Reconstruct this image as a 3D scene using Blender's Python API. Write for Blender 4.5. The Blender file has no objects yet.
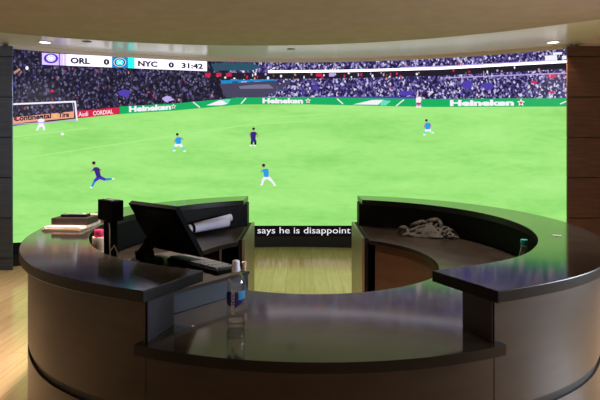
import bpy, bmesh, math, random
from mathutils import Vector, Matrix, noise as mnoise
random.seed(7)
sc = bpy.context.scene
C = sc.collection
R = math.radians
EYE = 1.67          # camera height
F, HX, HY = 515.0, 300.0, 138.0   # focal length, principal column, horizon row (600x400 frame)

# ------------------------------------------------------------------ helpers
def at(px, py, z):
    """plan position of a spot at height z that the photo shows at column px, row py"""
    D = (EYE-z)*F/(py-HY); return ((px-HX)/F*D, D)
def lin(c):
    return tuple((v/255/12.92 if v/255 <= .04045 else ((v/255+.055)/1.055)**2.4) for v in c)

def mat(name, rgb, rough=.5, metal=0, spec=.5, coat=0, **kw):
    m = bpy.data.materials.new(name); m.use_nodes = True
    b = m.node_tree.nodes['Principled BSDF']
    b.inputs['Base Color'].default_value = (*lin(rgb), 1)
    b.inputs['Roughness'].default_value = rough
    b.inputs['Metallic'].default_value = metal
    b.inputs['Specular IOR Level'].default_value = spec
    b.inputs['Coat Weight'].default_value = coat
    for k, v in kw.items(): b.inputs[k.replace('_', ' ')].default_value = v
    return m

def noisy(m, rgb_a, rgb_b, scale=(1, 1, 1), detail=4, lo=.35, hi=.65, coord='Object', bump=0, nscale=5.0):
    nt = m.node_tree; N = nt.nodes; L = nt.links; b = N['Principled BSDF']
    tc = N.new('ShaderNodeTexCoord'); mp = N.new('ShaderNodeMapping'); mp.inputs['Scale'].default_value = scale
    no = N.new('ShaderNodeTexNoise'); no.inputs['Scale'].default_value = nscale; no.inputs['Detail'].default_value = detail
    cr = N.new('ShaderNodeValToRGB'); e = cr.color_ramp.elements
    e[0].position = lo; e[0].color = (*lin(rgb_a), 1); e[1].position = hi; e[1].color = (*lin(rgb_b), 1)
    L.new(tc.outputs[coord], mp.inputs[0]); L.new(mp.outputs[0], no.inputs['Vector'])
    L.new(no.outputs['Fac'], cr.inputs[0]); L.new(cr.outputs[0], b.inputs['Base Color'])
    if bump:
        bp = N.new('ShaderNodeBump'); bp.inputs['Strength'].default_value = bump; bp.inputs['Distance'].default_value = .01
        L.new(no.outputs['Fac'], bp.inputs['Height']); L.new(bp.outputs[0], b.inputs['Normal'])
    return m

def emit(name, rgb, s=1.0):
    m = bpy.data.materials.new(name); m.use_nodes = True
    b = m.node_tree.nodes['Principled BSDF']
    b.inputs['Base Color'].default_value = (.01, .01, .01, 1); b.inputs['Specular IOR Level'].default_value = .0
    b.inputs['Emission Color'].default_value = (*lin(rgb), 1); b.inputs['Emission Strength'].default_value = s
    return m

def obj(name, bm, mats, parent=None, smooth=None):
    me = bpy.data.meshes.new(name); bm.to_mesh(me); bm.free()
    for m in (mats if isinstance(mats, (list, tuple)) else [mats]): me.materials.append(m)
    o = bpy.data.objects.new(name, me); C.objects.link(o)
    if parent: o.parent = parent
    if smooth is not None:
        for p in me.polygons: p.use_smooth = True
        me.set_sharp_from_angle(angle=R(smooth))
    return o

def tag(o, label, cat, group=None):
    o['label'] = label; o['category'] = cat
    if group: o['group'] = group
    return o

def thing(name, label, cat, loc=(0, 0, 0), rz=0, group=None):
    o = bpy.data.objects.new(name, None); C.objects.link(o)
    o.empty_display_size = .05
    o.location = loc; o.rotation_euler = (0, 0, rz)
    return tag(o, label, cat, group)

def struct(o): o['kind'] = 'structure'; return o

def copy_tree(o, parent=None):
    c = o.copy(); C.objects.link(c)
    if parent: c.parent = parent
    for ch in list(o.children): copy_tree(ch, c)
    return c

def bevel(bm, w, seg=2, ang=40):
    if w <= 0: return
    es = [e for e in bm.edges if len(e.link_faces) == 2 and e.calc_face_angle(0) > R(ang)]
    bmesh.ops.bevel(bm, geom=es, offset=w, segments=seg, profile=.5, affect='EDGES', clamp_overlap=True)

def add_box(bm, c, s, M=None, mi=0):
    vs = []
    for dz in (-.5, .5):
        for dx, dy in ((-.5, -.5), (.5, -.5), (.5, .5), (-.5, .5)):
            v = Vector((c[0]+dx*s[0], c[1]+dy*s[1], c[2]+dz*s[2]))
            vs.append(bm.verts.new(M @ v if M else v))
    for f in ((3, 2, 1, 0), (4, 5, 6, 7), (0, 1, 5, 4), (1, 2, 6, 5), (2, 3, 7, 6), (3, 0, 4, 7)):
        bm.faces.new([vs[i] for i in f]).material_index = mi

def box(c, s, bev=0, M=None, seg=2):
    bm = bmesh.new(); add_box(bm, c, s, M); bevel(bm, bev, seg); return bm

def strip_prism(outer, inner, z0, z1, bev=0):
    """closed slab between two plan polylines of equal length"""
    bm = bmesh.new(); n = len(outer)
    ot = [bm.verts.new((x, y, z1)) for x, y in outer]; it = [bm.verts.new((x, y, z1)) for x, y in inner]
    ob = [bm.verts.new((x, y, z0)) for x, y in outer]; ib = [bm.verts.new((x, y, z0)) for x, y in inner]
    for i in range(n-1):
        bm.faces.new((ot[i], ot[i+1], it[i+1], it[i])); bm.faces.new((ob[i+1], ob[i], ib[i], ib[i+1]))
        bm.faces.new((ob[i], ob[i+1], ot[i+1], ot[i])); bm.faces.new((ib[i+1], ib[i], it[i], it[i+1]))
    bm.faces.new((ob[0], ot[0], it[0], ib[0])); bm.faces.new((ot[-1], ob[-1], ib[-1], it[-1]))
    bmesh.ops.recalc_face_normals(bm, faces=bm.faces)
    bevel(bm, bev, 2, 50); return bm

def dark_edged(bm):
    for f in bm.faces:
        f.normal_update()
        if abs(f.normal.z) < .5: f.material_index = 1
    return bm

def add_lathe(bm, prof, seg=28, c=(0, 0, 0), mi=0):
    rings = []
    for r, z in prof:
        if r <= 1e-6: rings.append([bm.verts.new((c[0], c[1], c[2]+z))])
        else: rings.append([bm.verts.new((c[0]+r*math.cos(2*math.pi*k/seg), c[1]+r*math.sin(2*math.pi*k/seg), c[2]+z)) for k in range(seg)])
    for a, b in zip(rings, rings[1:]):
        for k in range(seg):
            k2 = (k+1) % seg
            if len(a) == 1 and len(b) == 1: continue
            if len(a) == 1: f = (a[0], b[k2], b[k])
            elif len(b) == 1: f = (a[k], a[k2], b[0])
            else: f = (a[k], a[k2], b[k2], b[k])
            bm.faces.new(f).material_index = mi
    bmesh.ops.recalc_face_normals(bm, faces=bm.faces)

def lathe(prof, seg=28, c=(0, 0, 0)):
    bm = bmesh.new(); add_lathe(bm, prof, seg, c); return bm

def add_tube(bm, pts, rad, seg=10, caps=True):
    pts = [Vector(p) for p in pts]; rings = []
    for i, p in enumerate(pts):
        t = (pts[min(i+1, len(pts)-1)]-pts[max(i-1, 0)]).normalized()
        up = Vector((0, 0, 1)) if abs(t.z) < .9 else Vector((1, 0, 0))
        a = t.cross(up).normalized(); b = t.cross(a)
        r = rad[i] if isinstance(rad, (list, tuple)) else rad
        rings.append([bm.verts.new(p+a*r*math.cos(2*math.pi*k/seg)+b*r*math.sin(2*math.pi*k/seg)) for k in range(seg)])
    for a, b in zip(rings, rings[1:]):
        for k in range(seg): bm.faces.new((a[k], a[(k+1) % seg], b[(k+1) % seg], b[k]))
    if caps: bm.faces.new(rings[0]); bm.faces.new(rings[-1])
    bmesh.ops.recalc_face_normals(bm, faces=bm.faces)

def text_geo(body, bold=0.0):
    """triangulated letter shapes, normalised to the unit square"""
    cu = bpy.data.curves.new('letters', 'FONT'); cu.body = body; cu.offset = bold; cu.resolution_u = 3
    o = bpy.data.objects.new('letters', cu); C.objects.link(o)
    dg = bpy.context.evaluated_depsgraph_get(); dg.update()
    me = o.evaluated_get(dg).to_mesh()
    vs = [v.co.copy() for v in me.vertices]; fs = [tuple(p.vertices) for p in me.polygons]
    o.evaluated_get(dg).to_mesh_clear(); bpy.data.objects.remove(o); bpy.data.curves.remove(cu)
    x0 = min(v.x for v in vs); x1 = max(v.x for v in vs); y0 = min(v.y for v in vs); y1 = max(v.y for v in vs)
    return [((v.x-x0)/(x1-x0), (v.y-y0)/(y1-y0)) for v in vs], fs

# ------------------------------------------------------------------ materials
def wood(name, a, b, rough, scale, spec=.5):
    return noisy(mat(name, a, rough, spec=spec), a, b, scale, 6, .3, .7, nscale=3.0)
M_counter = noisy(mat('counter_laminate', (48, 44, 41), .09, spec=.8), (42, 37, 33), (57, 51, 45), (1, 1, 1), 8, .35, .7, nscale=9.0)
M_work = noisy(mat('work_surface_laminate', (44, 37, 31), .3, spec=.35), (38, 32, 27), (52, 44, 37), (1, 1, 1), 8, .35, .7, nscale=9.0)
M_counter_edge = mat('dark_counter_edge', (17, 16, 16), .3, spec=.3)  # near-black colour for the upright faces of the counters
M_body = wood('desk_walnut', (40, 28, 20), (55, 40, 30), .38, (1.2, 1.2, 5))
M_body_dark = wood('desk_dark_walnut', (34, 22, 16), (46, 30, 20), .4, (1, 1, 5))
M_black_lam = mat('black_laminate', (7, 6, 6), .6, spec=.2)
M_step_cool = mat('cool_lit_step_panel', (42, 43, 52), .4)  # left step panel: bluish light it catches is put into the colour
M_navy = mat('navy_laminate', (32, 37, 54), .42)
M_groove = mat('dark_reveal', (12, 11, 11), .6)
M_metal = mat('brushed_nickel', (150, 138, 118), .38, .85)
M_inner = wood('cabinet_walnut', (56, 35, 22), (72, 46, 29), .4, (1, 1, 5))
M_black = mat('black_plastic', (6, 6, 7), .75, spec=.06)
M_black_g = mat('glossy_black_plastic', (9, 9, 10), .12)
M_grey = mat('dark_grey_plastic', (74, 74, 78), .55, spec=.3)
M_white_pl = mat('white_plastic', (225, 222, 218), .4)
M_cream = mat('cream_plastic', (228, 208, 184), .45)
M_pink = mat('raspberry_plastic', (208, 38, 92), .4)
M_ceil = noisy(mat('taupe_ceiling_paint', (162, 142, 128), .85, spec=.15), (159, 139, 125), (165, 145, 131), (1, 1, 1), 2)
M_soffit = mat('satin_white_paint', (232, 224, 216), .22, spec=.5)
M_trimtan = mat('beige_trim_paint', (206, 196, 184), .7)
M_white = mat('white_trim', (235, 232, 228), .5)

def floor_mat():
    m = mat('oak_plank_floor', (206, 176, 136), .16)
    nt = m.node_tree; N = nt.nodes; L = nt.links; b = N['Principled BSDF']
    tc = N.new('ShaderNodeTexCoord'); mp = N.new('ShaderNodeMapping'); mp.inputs['Rotation'].default_value[2] = R(90)
    br = N.new('ShaderNodeTexBrick'); br.inputs['Scale'].default_value = 1
    br.inputs['Brick Width'].default_value = 1.6; br.inputs['Row Height'].default_value = .16
    br.inputs['Mortar Size'].default_value = .0016; br.inputs['Color1'].default_value = (*lin((204, 174, 134)), 1)
    br.inputs['Color2'].default_value = (*lin((194, 162, 120)), 1); br.inputs['Mortar'].default_value = (*lin((150, 114, 74)), 1)
    no = N.new('ShaderNodeTexNoise'); mp2 = N.new('ShaderNodeMapping'); mp2.inputs['Scale'].default_value = (14, 1.2, 1)
    no.inputs['Scale'].default_value = 2; no.inputs['Detail'].default_value = 6
    mx = N.new('ShaderNodeMixRGB'); mx.blend_type = 'MULTIPLY'; mx.inputs[0].default_value = .35
    cr = N.new('ShaderNodeValToRGB'); cr.color_ramp.elements[0].color = (.55, .5, .42, 1); cr.color_ramp.elements[0].position = .3; cr.color_ramp.elements[1].position = .65
    L.new(tc.outputs['Object'], mp.inputs[0]); L.new(mp.outputs[0], br.inputs['Vector'])
    L.new(tc.outputs['Object'], mp2.inputs[0]); L.new(mp2.outputs[0], no.inputs['Vector']); L.new(no.outputs['Fac'], cr.inputs[0])
    L.new(br.outputs['Color'], mx.inputs[1]); L.new(cr.outputs[0], mx.inputs[2]); L.new(mx.outputs[0], b.inputs['Base Color'])
    return m
M_floor = floor_mat()
M_plank_l = wood('charcoal_stained_plank', (60, 72, 94), (80, 94, 118), .45, (1, 6, 12))
M_plank_r = wood('espresso_stained_plank', (56, 30, 16), (88, 52, 28), .4, (1, 6, 14))

# ------------------------------------------------------------------ the room
CEIL, LOWC = 2.88, 2.80
SCX, SCY, SR = -.135, 1.98, 5.907       # the video wall's curve (plan circle)
bm = bmesh.new(); add_box(bm, (0, 1.6, -.05), (18, 19, .1))
struct(obj('floor', bm, M_floor))
bm = bmesh.new()
add_box(bm, (0, 1.6, CEIL+.06), (18, 19, .12))
struct(obj('ceiling', bm, M_soffit))
# lower taupe ceiling with a rounded edge ahead of the video wall
bm = bmesh.new(); n = 160; ccx, ccy, cr_ = -.56, 1.45, 4.85
top = [bm.verts.new((ccx+cr_*math.sin(2*math.pi*k/n), ccy+cr_*math.cos(2*math.pi*k/n), CEIL-.001)) for k in range(n)]
bot = [bm.verts.new((v.co.x, v.co.y, LOWC)) for v in top]
bm.faces.new(top); bm.faces.new(bot)
for k in range(n): bm.faces.new((top[k], top[(k+1) % n], bot[(k+1) % n], bot[k]))
bmesh.ops.recalc_face_normals(bm, faces=bm.faces)
struct(obj('ceiling_lower', bm, M_ceil))

def plank_wall(name, x0, x1, y, m, pitch=.509, first=.151):
    WT = 2.835
    bm = bmesh.new(); g = .22; a_, b_ = (x0, x1-g) if x0 < 0 else (x0+g, x1); add_box(bm, ((a_+b_)/2, y+.16, WT/2), (b_-a_, .24, WT), mi=1)
    add_box(bm, ((x0+x1)/2-.012*(1 if x0 < 0 else -1), y+.030, WT/2), (x1-x0, .016, WT), mi=1)
    add_box(bm, ((a_+b_)/2, y+.15, (WT+CEIL)/2), (b_-a_, .24, CEIL-WT), mi=2)
    zs = [0, first] + [first+pitch*k for k in range(1, 6)]+[WT]
    b2 = bmesh.new()
    for a, b in zip(zs, zs[1:]):
        if b-a < .03: continue
        add_box(b2, ((x0+x1)/2, y+.012, (a+b)/2), (x1-x0, .024, b-a-.012))
    bevel(b2, .004, 1)
    me = bpy.data.meshes.new('t'); b2.to_mesh(me); b2.free()
    bm.from_mesh(me); bpy.data.meshes.remove(me)
    return struct(obj(name, bm, [m, M_groove, M_trimtan]))
plank_wall('wall_left', -8.9, -3.635, 6.5, M_plank_l)
plank_wall('wall_right', 3.375, 8.9, 6.5, M_plank_r)

# ------------------------------------------------------------------ the video wall
def S(px, py, eps=.003):
    """the point of the curved screen seen at column px, row py"""
    d = Vector(((px-HX)/F, 1.0, (HY-py)/F)); r = SR-eps
    ox, oy = -SCX, -SCY
    a = d.x*d.x+1; b = 2*(ox*d.x+oy); c = ox*ox+oy*oy-r*r
    t = (-b+math.sqrt(b*b-4*a*c))/(2*a)
    return Vector((0, 0, EYE))+d*t
def interp(tab, x):
    if x <= tab[0][0]: return tab[0][1]
    for (a, ya), (b, yb) in zip(tab, tab[1:]):
        if x <= b: return ya+(yb-ya)*(x-a)/(b-a)
    return tab[-1][1]
Z_TOP, Z_BOT = 2.825, .163
ang0 = math.asin((S(8, 150).x-SCX)/SR); ang1 = math.asin((S(571, 150).x-SCX)/SR)
def arc(r, n=80): return [(SCX+r*math.sin(ang0+(ang1-ang0)*k/n), SCY+r*math.cos(ang0+(ang1-ang0)*k/n)) for k in range(n+1)]
VW = thing('video_wall', 'huge curved video wall behind the desk showing a night football match', 'video wall', (0, 0, 0))
obj('screen_housing', strip_prism(arc(SR+.14), arc(SR), Z_BOT, Z_TOP), M_groove, VW)
obj('plinth', strip_prism(arc(SR+.14), arc(SR+.012), 0, Z_BOT), mat('plinth_paint', (24, 24, 28), .5), VW)
o = obj('header_trim', strip_prism(arc(SR+.14), arc(SR-.02), Z_TOP, CEIL), M_trimtan, VW)

def picture_strip(name, tops, bots, x0, x1, m, eps, step=6, rows=1, parent=VW):
    bm = bmesh.new(); uv = bm.loops.layers.uv.new('screen')
    ncol = max(1, int((x1-x0)/step)); cols = []
    for i in range(ncol+1):
        x = x0+(x1-x0)*i/ncol; t = interp(tops, x); b = interp(bots, x)
        cols.append([(bm.verts.new(S(x, t+(b-t)*j/rows, eps)), x, t+(b-t)*j/rows) for j in range(rows+1)])
    for a, b in zip(cols, cols[1:]):
        for j in range(rows):
            q = (a[j], b[j], b[j+1], a[j+1]); f = bm.faces.new([v[0] for v in q])
            for l, v in zip(f.loops, q): l[uv].uv = (v[1]/10, v[2]/10)
    bmesh.ops.recalc_face_normals(bm, faces=bm.faces)
    return obj(name, bm, m, parent)

def screen_tex(name, kind):
    m = bpy.data.materials.new(name); m.use_nodes = True
    nt = m.node_tree; N = nt.nodes; L = nt.links; b = N['Principled BSDF']
    b.inputs['Base Color'].default_value = (.01, .01, .01, 1); b.inputs['Specular IOR Level'].default_value = 0
    b.inputs['Emission Strength'].default_value = 1
    uv = N.new('ShaderNodeUVMap'); uv.uv_map = 'screen'
    def mapping(s, r=0):
        mp = N.new('ShaderNodeMapping'); mp.inputs['Scale'].default_value = (*s, 1); mp.inputs['Rotation'].default_value[2] = r
        L.new(uv.outputs[0], mp.inputs[0]); return mp
    def ramp(src, stops, const=False):
        r = N.new('ShaderNodeValToRGB'); e = r.color_ramp.elements
        if const: r.color_ramp.interpolation = 'CONSTANT'
        while len(e) < len(stops): e.new(.5)
        for k, (p, c) in enumerate(stops): e[k].position = p; e[k].color = (*lin(c), 1)
        L.new(src, r.inputs[0]); return r
    if kind == 'pitch':
        no = N.new('ShaderNodeTexNoise'); no.inputs['Scale'].default_value = 1; no.inputs['Detail'].default_value = 5
        L.new(mapping((.10, .55), R(-6)).outputs[0], no.inputs['Vector'])
        n2 = N.new('ShaderNodeTexNoise'); n2.inputs['Scale'].default_value = 1; n2.inputs['Detail'].default_value = 3
        L.new(mapping((.9, 3.2), R(-4)).outputs[0], n2.inputs['Vector'])
        ad = N.new('ShaderNodeMath'); ad.operation = 'MULTIPLY_ADD'; ad.inputs[1].default_value = .35
        L.new(n2.outputs['Fac'], ad.inputs[0]); L.new(no.outputs['Fac'], ad.inputs[2])
        r = ramp(ad.outputs[0], [(.45, (142, 217, 108)), (.66, (159, 231, 124)), (.9, (174, 240, 138))])
        L.new(r.outputs[0], b.inputs['Emission Color'])
    else:
        vo = N.new('ShaderNodeTexVoronoi'); vo.inputs['Scale'].default_value = 1; vo.inputs['Randomness'].default_value = 1
        L.new(mapping((6.2, 4.8)).outputs[0], vo.inputs['Vector'])
        sx = N.new('ShaderNodeSeparateColor'); L.new(vo.outputs['Color'], sx.inputs[0])
        no = N.new('ShaderNodeTexNoise'); no.inputs['Scale'].default_value = 1; no.inputs['Detail'].default_value = 3
        L.new(mapping((.35, .8)).outputs[0], no.inputs['Vector'])
        ad = N.new('ShaderNodeMath'); ad.operation = 'MULTIPLY_ADD'; ad.inputs[1].default_value = .08
        L.new(no.outputs['Fac'], ad.inputs[0]); L.new(sx.outputs[0], ad.inputs[2])
        d = [(.0, (18, 17, 30)), (.62, (36, 33, 54)), (.84, (66, 60, 94)), (1.02, (112, 106, 146)), (1.16, (200, 196, 218))] if kind == 'crowd_dark' else \
            [(.0, (22, 19, 44)), (.48, (50, 43, 98)), (.70, (92, 80, 152)), (.88, (150, 140, 198)), (1.06, (236, 232, 246))]
        sc_ = N.new('ShaderNodeMath'); sc_.operation = 'DIVIDE'; sc_.inputs[1].default_value = 1.3
        L.new(ad.outputs[0], sc_.inputs[0])
        r = ramp(sc_.outputs[0], [(p/1.3, c) for p, c in d])
        # a few red, orange and blue spectators
        gt = N.new('ShaderNodeMath'); gt.operation = 'GREATER_THAN'; gt.inputs[1].default_value = .992
        L.new(sx.outputs[1], gt.inputs[0])
        hue = ramp(sx.outputs[2], [(0, (178, 60, 92)), (.4, (60, 52, 190)), (.75, (205, 150, 120))], True)
        mx = N.new('ShaderNodeMixRGB'); L.new(gt.outputs[0], mx.inputs[0]); L.new(r.outputs[0], mx.inputs[1]); L.new(hue.outputs[0], mx.inputs[2])
        L.new(mx.outputs[0], b.inputs['Emission Color'])
    return m
BT = [(8, 118), (120, 106.5), (175, 103.5), (240, 97.5), (300, 97), (430, 99), (571, 98)]     # ad boards, top edge
BB = [(8, 126.5), (77, 118.5), (120, 114), (175, 110.5), (240, 104.5), (300, 104.2), (430, 107), (571, 106.5)]
TOPS = [(8, 48.5), (140, 57.2), (207, 60.8), (290, 61.6), (350, 61), (430, 58.5), (571, 49)]
GB = [(8, 243), (28, 242), (150, 232), (250, 225.6), (355, 225.6), (450, 231), (571, 242)]
PC = screen_tex('pitch_on_screen', 'pitch'); CD = screen_tex('dark_stand_on_screen', 'crowd_dark'); CB = screen_tex('lit_stand_on_screen', 'crowd_lit')
picture_strip('pitch_picture', BB, GB, 8, 571, PC, .003, rows=4)
o = picture_strip('crowd_picture', TOPS, BT, 8, 230, CD, .003, rows=2); o['kind'] = 'stuff'
MID = [(215, 86), (260, 88), (300, 80), (340, 78)]
o = picture_strip('crowd_picture', TOPS, BT, 230, 571, CB, .003, rows=2); o['kind'] = 'stuff'

e_white = emit('screen_white', (246, 244, 252), 1.0); e_ledge = emit('screen_ledge_light', (250, 246, 255), 2.4); e_bar = emit('screen_score_white', (240, 232, 255), 1.55); e_black = emit('screen_black', (26, 22, 40)); e_lilac = emit('screen_lilac', (190, 170, 236)); e_lilac_bar = emit('screen_score_lilac', (196, 172, 246), 1.5)
e_purple = emit('screen_purple', (78, 50, 190)); e_cyan = emit('screen_cyan', (36, 236, 244), 1.7); e_blue = emit('screen_blue', (24, 140, 210))
e_green = emit('screen_board_green', (22, 176, 98)); e_mint = emit('screen_mint', (104, 226, 196)); e_red = emit('screen_red', (214, 36, 74))
e_salmon = emit('screen_salmon', (242, 166, 140)); e_skin = emit('screen_skin', (196, 140, 120)); e_navy = emit('screen_navy', (52, 40, 130))
e_sky = emit('screen_sky_blue', (44, 160, 232)); e_hair = emit('screen_hair', (40, 30, 34)); e_wall = emit('screen_grey_wall', (120, 118, 146))
e_teal = emit('screen_teal', (44, 84, 104)); e_brown = emit('screen_brown', (104, 78, 62)); e_line = emit('screen_pitch_line', (176, 240, 140))
e_band = emit('screen_night', (8, 8, 12)); e_violet = emit('screen_violet', (82, 64, 176)); e_gold = emit('screen_gold', (240, 196, 120))
e_dark = emit('screen_dark_stand', (34, 30, 44)); e_dwall = emit('screen_tunnel_wall', (72, 70, 96))

class Pic:
    """flat shapes of one picture element on the screen, all in ONE mesh"""
    def __init__(s, name, mats): s.bm = bmesh.new(); s.name = name; s.mats = mats
    def poly(s, pts, m, eps=.006):
        vs = [s.bm.verts.new(S(x, y, eps)) for x, y in pts]
        s.bm.faces.new(vs).material_index = s.mats.index(m)
    def strip(s, tops, bots, x0, x1, m, eps=.005, step=6):
        n = max(1, int(abs(x1-x0)/step)); prev = None
        for i in range(n+1):
            x = x0+(x1-x0)*i/n; c = (s.bm.verts.new(S(x, interp(tops, x), eps)), s.bm.verts.new(S(x, interp(bots, x), eps)))
            if prev: s.bm.faces.new((prev[0], c[0], c[1], prev[1])).material_index = s.mats.index(m)
            prev = c
    def text(s, body, x0, x1, top, bot, m, bold=0, eps=.008):
        """top/bot: (row at x0, row at x1)"""
        vs, fs = text_geo(body, bold); out = []
        for u, v in vs:
            t = top[0]+(top[1]-top[0])*u; b = bot[0]+(bot[1]-bot[0])*u
            out.append(s.bm.verts.new(S(x0+(x1-x0)*u, b+(t-b)*v, eps)))
        for f in fs:
            try: s.bm.faces.new([out[i] for i in f]).material_index = s.mats.index(m)
            except ValueError: pass
    def ell(s, x, y, rx, ry, m, eps=.007, n=18):
        s.poly([(x+rx*math.cos(2*math.pi*k/n), y+ry*math.sin(2*math.pi*k/n)) for k in range(n)], m, eps)
    def star(s, x, y, r, m, eps=.008):
        s.poly([(x+(r if k % 2 == 0 else r*.45)*math.sin(math.pi*k/5), y-(r if k % 2 == 0 else r*.45)*math.cos(math.pi*k/5)) for k in range(10)], m, eps)
    def line(s, a, b, w, m, eps=.007):
        d = Vector((b[0]-a[0], b[1]-a[1])); p = Vector((-d.y, d.x)).normalized()*w/2
        n = max(1, int(d.length/8))
        for k in range(n):
            a2 = Vector(a)+d*k/n; b2 = Vector(a)+d*(k+1)/n
            s.poly([a2+p, b2+p, b2-p, a2-p], m, eps)
    def limb(s, a, b, wa, wb, m, eps=.008):
        d = Vector((b[0]-a[0], b[1]-a[1])); p = Vector((-d.y, d.x)).normalized()
        s.poly([Vector(a)+p*wa/2, Vector(b)+p*wb/2, Vector(b)+d.normalized()*wb*.3, Vector(b)-p*wb/2, Vector(a)-p*wa/2, Vector(a)-d.normalized()*wa*.3], m, eps)
    def done(s, parent=VW):
        # every face looks back at the room
        for f in s.bm.faces:
            f.normal_update()
            c = f.calc_center_median()
            if f.normal.dot(Vector((SCX-c.x, SCY-c.y, 0))) < 0: f.normal_flip()
        return obj(s.name, s.bm, s.mats, parent)

# stadium architecture behind the pitch
p = Pic('stadium_picture', [e_white, e_ledge, e_dark, e_teal, e_blue, e_wall, e_dwall, e_brown, e_violet, e_lilac, e_red, e_skin, e_black])
led = [(268, 70.6), (345, 69.8), (440, 67.2), (571, 60.2)]
off = lambda t, d: [(a, b+d) for a, b in t]
p.strip(off(led, 2), off(led, 8.5), 212, 571, e_dark, .0045)
p.strip(led, off(led, 2.3), 268, 571, e_ledge, .006)
p.strip(off(led, -1.2), led, 400, 545, e_lilac, .006)
rail = [(300, 83), (440, 77.5), (571, 72.4)]
p.strip(rail, off(rail, 1.1), 445, 571, e_lilac, .006)
for x in range(462, 568, 22): p.line((x, interp(rail, x)), (x, interp(rail, x)+4), .8, e_lilac)
random.seed(3)
for k in range(64):
    x = random.uniform(210, 566); y = interp(off(led, 5), x)+random.uniform(-1.5, 3)
    p.ell(x, y, random.uniform(.6, 1.3), random.uniform(.9, 1.8), random.choice([e_skin, e_lilac, e_red, e_brown, e_white, e_black, e_black]), .0065, 6)
for x in (316, 329, 205, 216, 226): p.poly([(x, 73.2), (x+5.5, 73.0), (x+5.5, 76.4), (x, 76.6)], e_red if x != 329 else e_lilac, .0066)
p.poly([(211, 64), (224, 62.4), (252, 63.5), (262, 67), (252, 70.5), (214, 70.5)], e_teal, .005)
p.poly([(214, 66), (232, 64.6), (250, 68.4), (230, 70)], e_dwall, .0056)
p.poly([(219, 84), (276, 80.5), (277, 91), (262, 97.5), (226, 97.6)], e_dwall, .005)
p.poly([(222, 85.2), (275, 84.2), (276, 88.5), (224, 89)], e_wall, .0055)
p.strip([(221, 80.3), (275, 79.3)], [(221, 84), (275, 83.3)], 221, 275, e_blue, .006)
for x0, x1 in ((232, 238), (241, 247), (250, 252), (255, 262), (265, 271)): p.poly([(x0, 81.4), (x1, 81.2), (x1, 82.8), (x0, 83)], e_lilac if x0 % 2 else e_teal, .0072)
p.poly([(236, 89.2), (253, 88.8), (250, 97), (241, 97.2)], e_brown, .0062)
p.poly([(241, 91), (248, 90.8), (247, 97), (243, 97)], e_dark, .0066)
p.poly([(277, 85), (292, 79.5), (290, 83), (277, 92)], e_dwall, .005)
p.strip([(318, 96.4), (421, 96.8)], [(318, 98.6), (421, 99.2)], 318, 421, e_violet, .005)
for x0, x1, y0, y1 in ((545, 557, 55.6, 61), (562, 566.5, 56, 59.6), (553, 562, 52.6, 55)): p.poly([(x0, y0), (x1, y0-.6), (x1, y1-.6), (x0, y1)], e_white, .0075)
for x, y, rx, ry, m in ((467, 85, 6, 4.5, e_violet), (487, 86, 7, 4, e_violet), (316, 88, 5, 2, e_violet), (407, 93, 9, 2.5, e_violet), (124, 93, 8, 4, e_violet), (552, 76, 6, 2.6, e_red), (534, 82, 4, 1.8, e_red), (552, 92, 3, 1.6, e_red), (52, 91, 2, 1.5, e_red), (168, 99, 5.5, 3.2, e_lilac)):
    pts = [(x+rx*math.cos(2*math.pi*k/14)*random.uniform(.6, 1.15), y+ry*math.sin(2*math.pi*k/14)*random.uniform(.6, 1.15)) for k in range(14)]
    p.poly(pts, m, .0052)
p.line((14, 73), (20, 69), 2.4, e_skin); p.ell(27, 68, 1.6, 2, e_white)
p.done()

# advertising boards round the pitch
p = Pic('advertising_board_picture', [e_green, e_white, e_mint, e_red, e_salmon, e_black, e_gold, e_purple])
p.strip(BT, BB, 119.5, 571, e_green, .0055)
p.strip([(77, 111), (120, 107)], [(77, 118.5), (120, 114)], 77, 119, e_red, .0055)
p.text('Audi', 78.5, 88, (112, 111.4), (116.6, 116), e_white, .01)
p.text('CORDIAL', 93, 113, (111.2, 109.4), (115.6, 113.6), e_white, .02)
p.text('Heineken', 129, 171, (106.2, 103.9), (112.2, 109.6), e_white, .055); p.star(173.5, 106.4, 2.8, e_white); p.star(173.5, 106.5, 1.5, e_red, .0092)
p.text('Heineken', 262.5, 303, (98, 98.2), (103.4, 103.6), e_white, .055); p.star(308, 100.8, 3, e_white); p.star(308, 100.9, 1.5, e_red, .0092)
p.text('Heineken', 450, 514, (100, 99.6), (106.2, 105.8), e_white, .055); p.star(521, 102.6, 4.2, e_white); p.star(521, 102.8, 2.2, e_red, .0092)
for a, b in (((193, 102), (200, 107.5)), ((246, 98), (241, 103.8)), ((337, 98.6), (343, 104)), ((404, 99.6), (396, 106)), ((560, 104), (567, 101))): p.line(a, b, 1.1, e_white)
p.poly([(206, 105.4), (219, 100.4), (229, 99.2), (227, 104), (222, 105.2)], e_white, .007); p.poly([(222, 100.2), (231, 99), (228, 104)], e_mint, .0076)
p.poly([(353, 104.4), (372, 100), (384, 99.8), (378, 104.8)], e_white, .007); p.poly([(382, 100), (391, 101), (386, 105.4), (380, 105.4)], e_mint, .0076)
p.strip([(8, 118), (75, 111.2)], [(8, 124.2), (75, 117.6)], 8, 74, e_salmon, .0055)
p.text('Continental', 14, 51, (115.6, 113), (121.4, 118.2), e_black, .035)
p.text('Tire', 58.5, 69, (112.6, 111.8), (117.8, 117), e_black, .035)
p.poly([(52.5, 113), (55, 114.4), (57, 112.6), (56.5, 116), (57.4, 118.2), (55.4, 117), (53, 118.4), (53.6, 115.8)], e_gold, .008)
p.ell(15.6, 118.5, 1.6, 2.4, e_red, .0076)
p.done()

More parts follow.
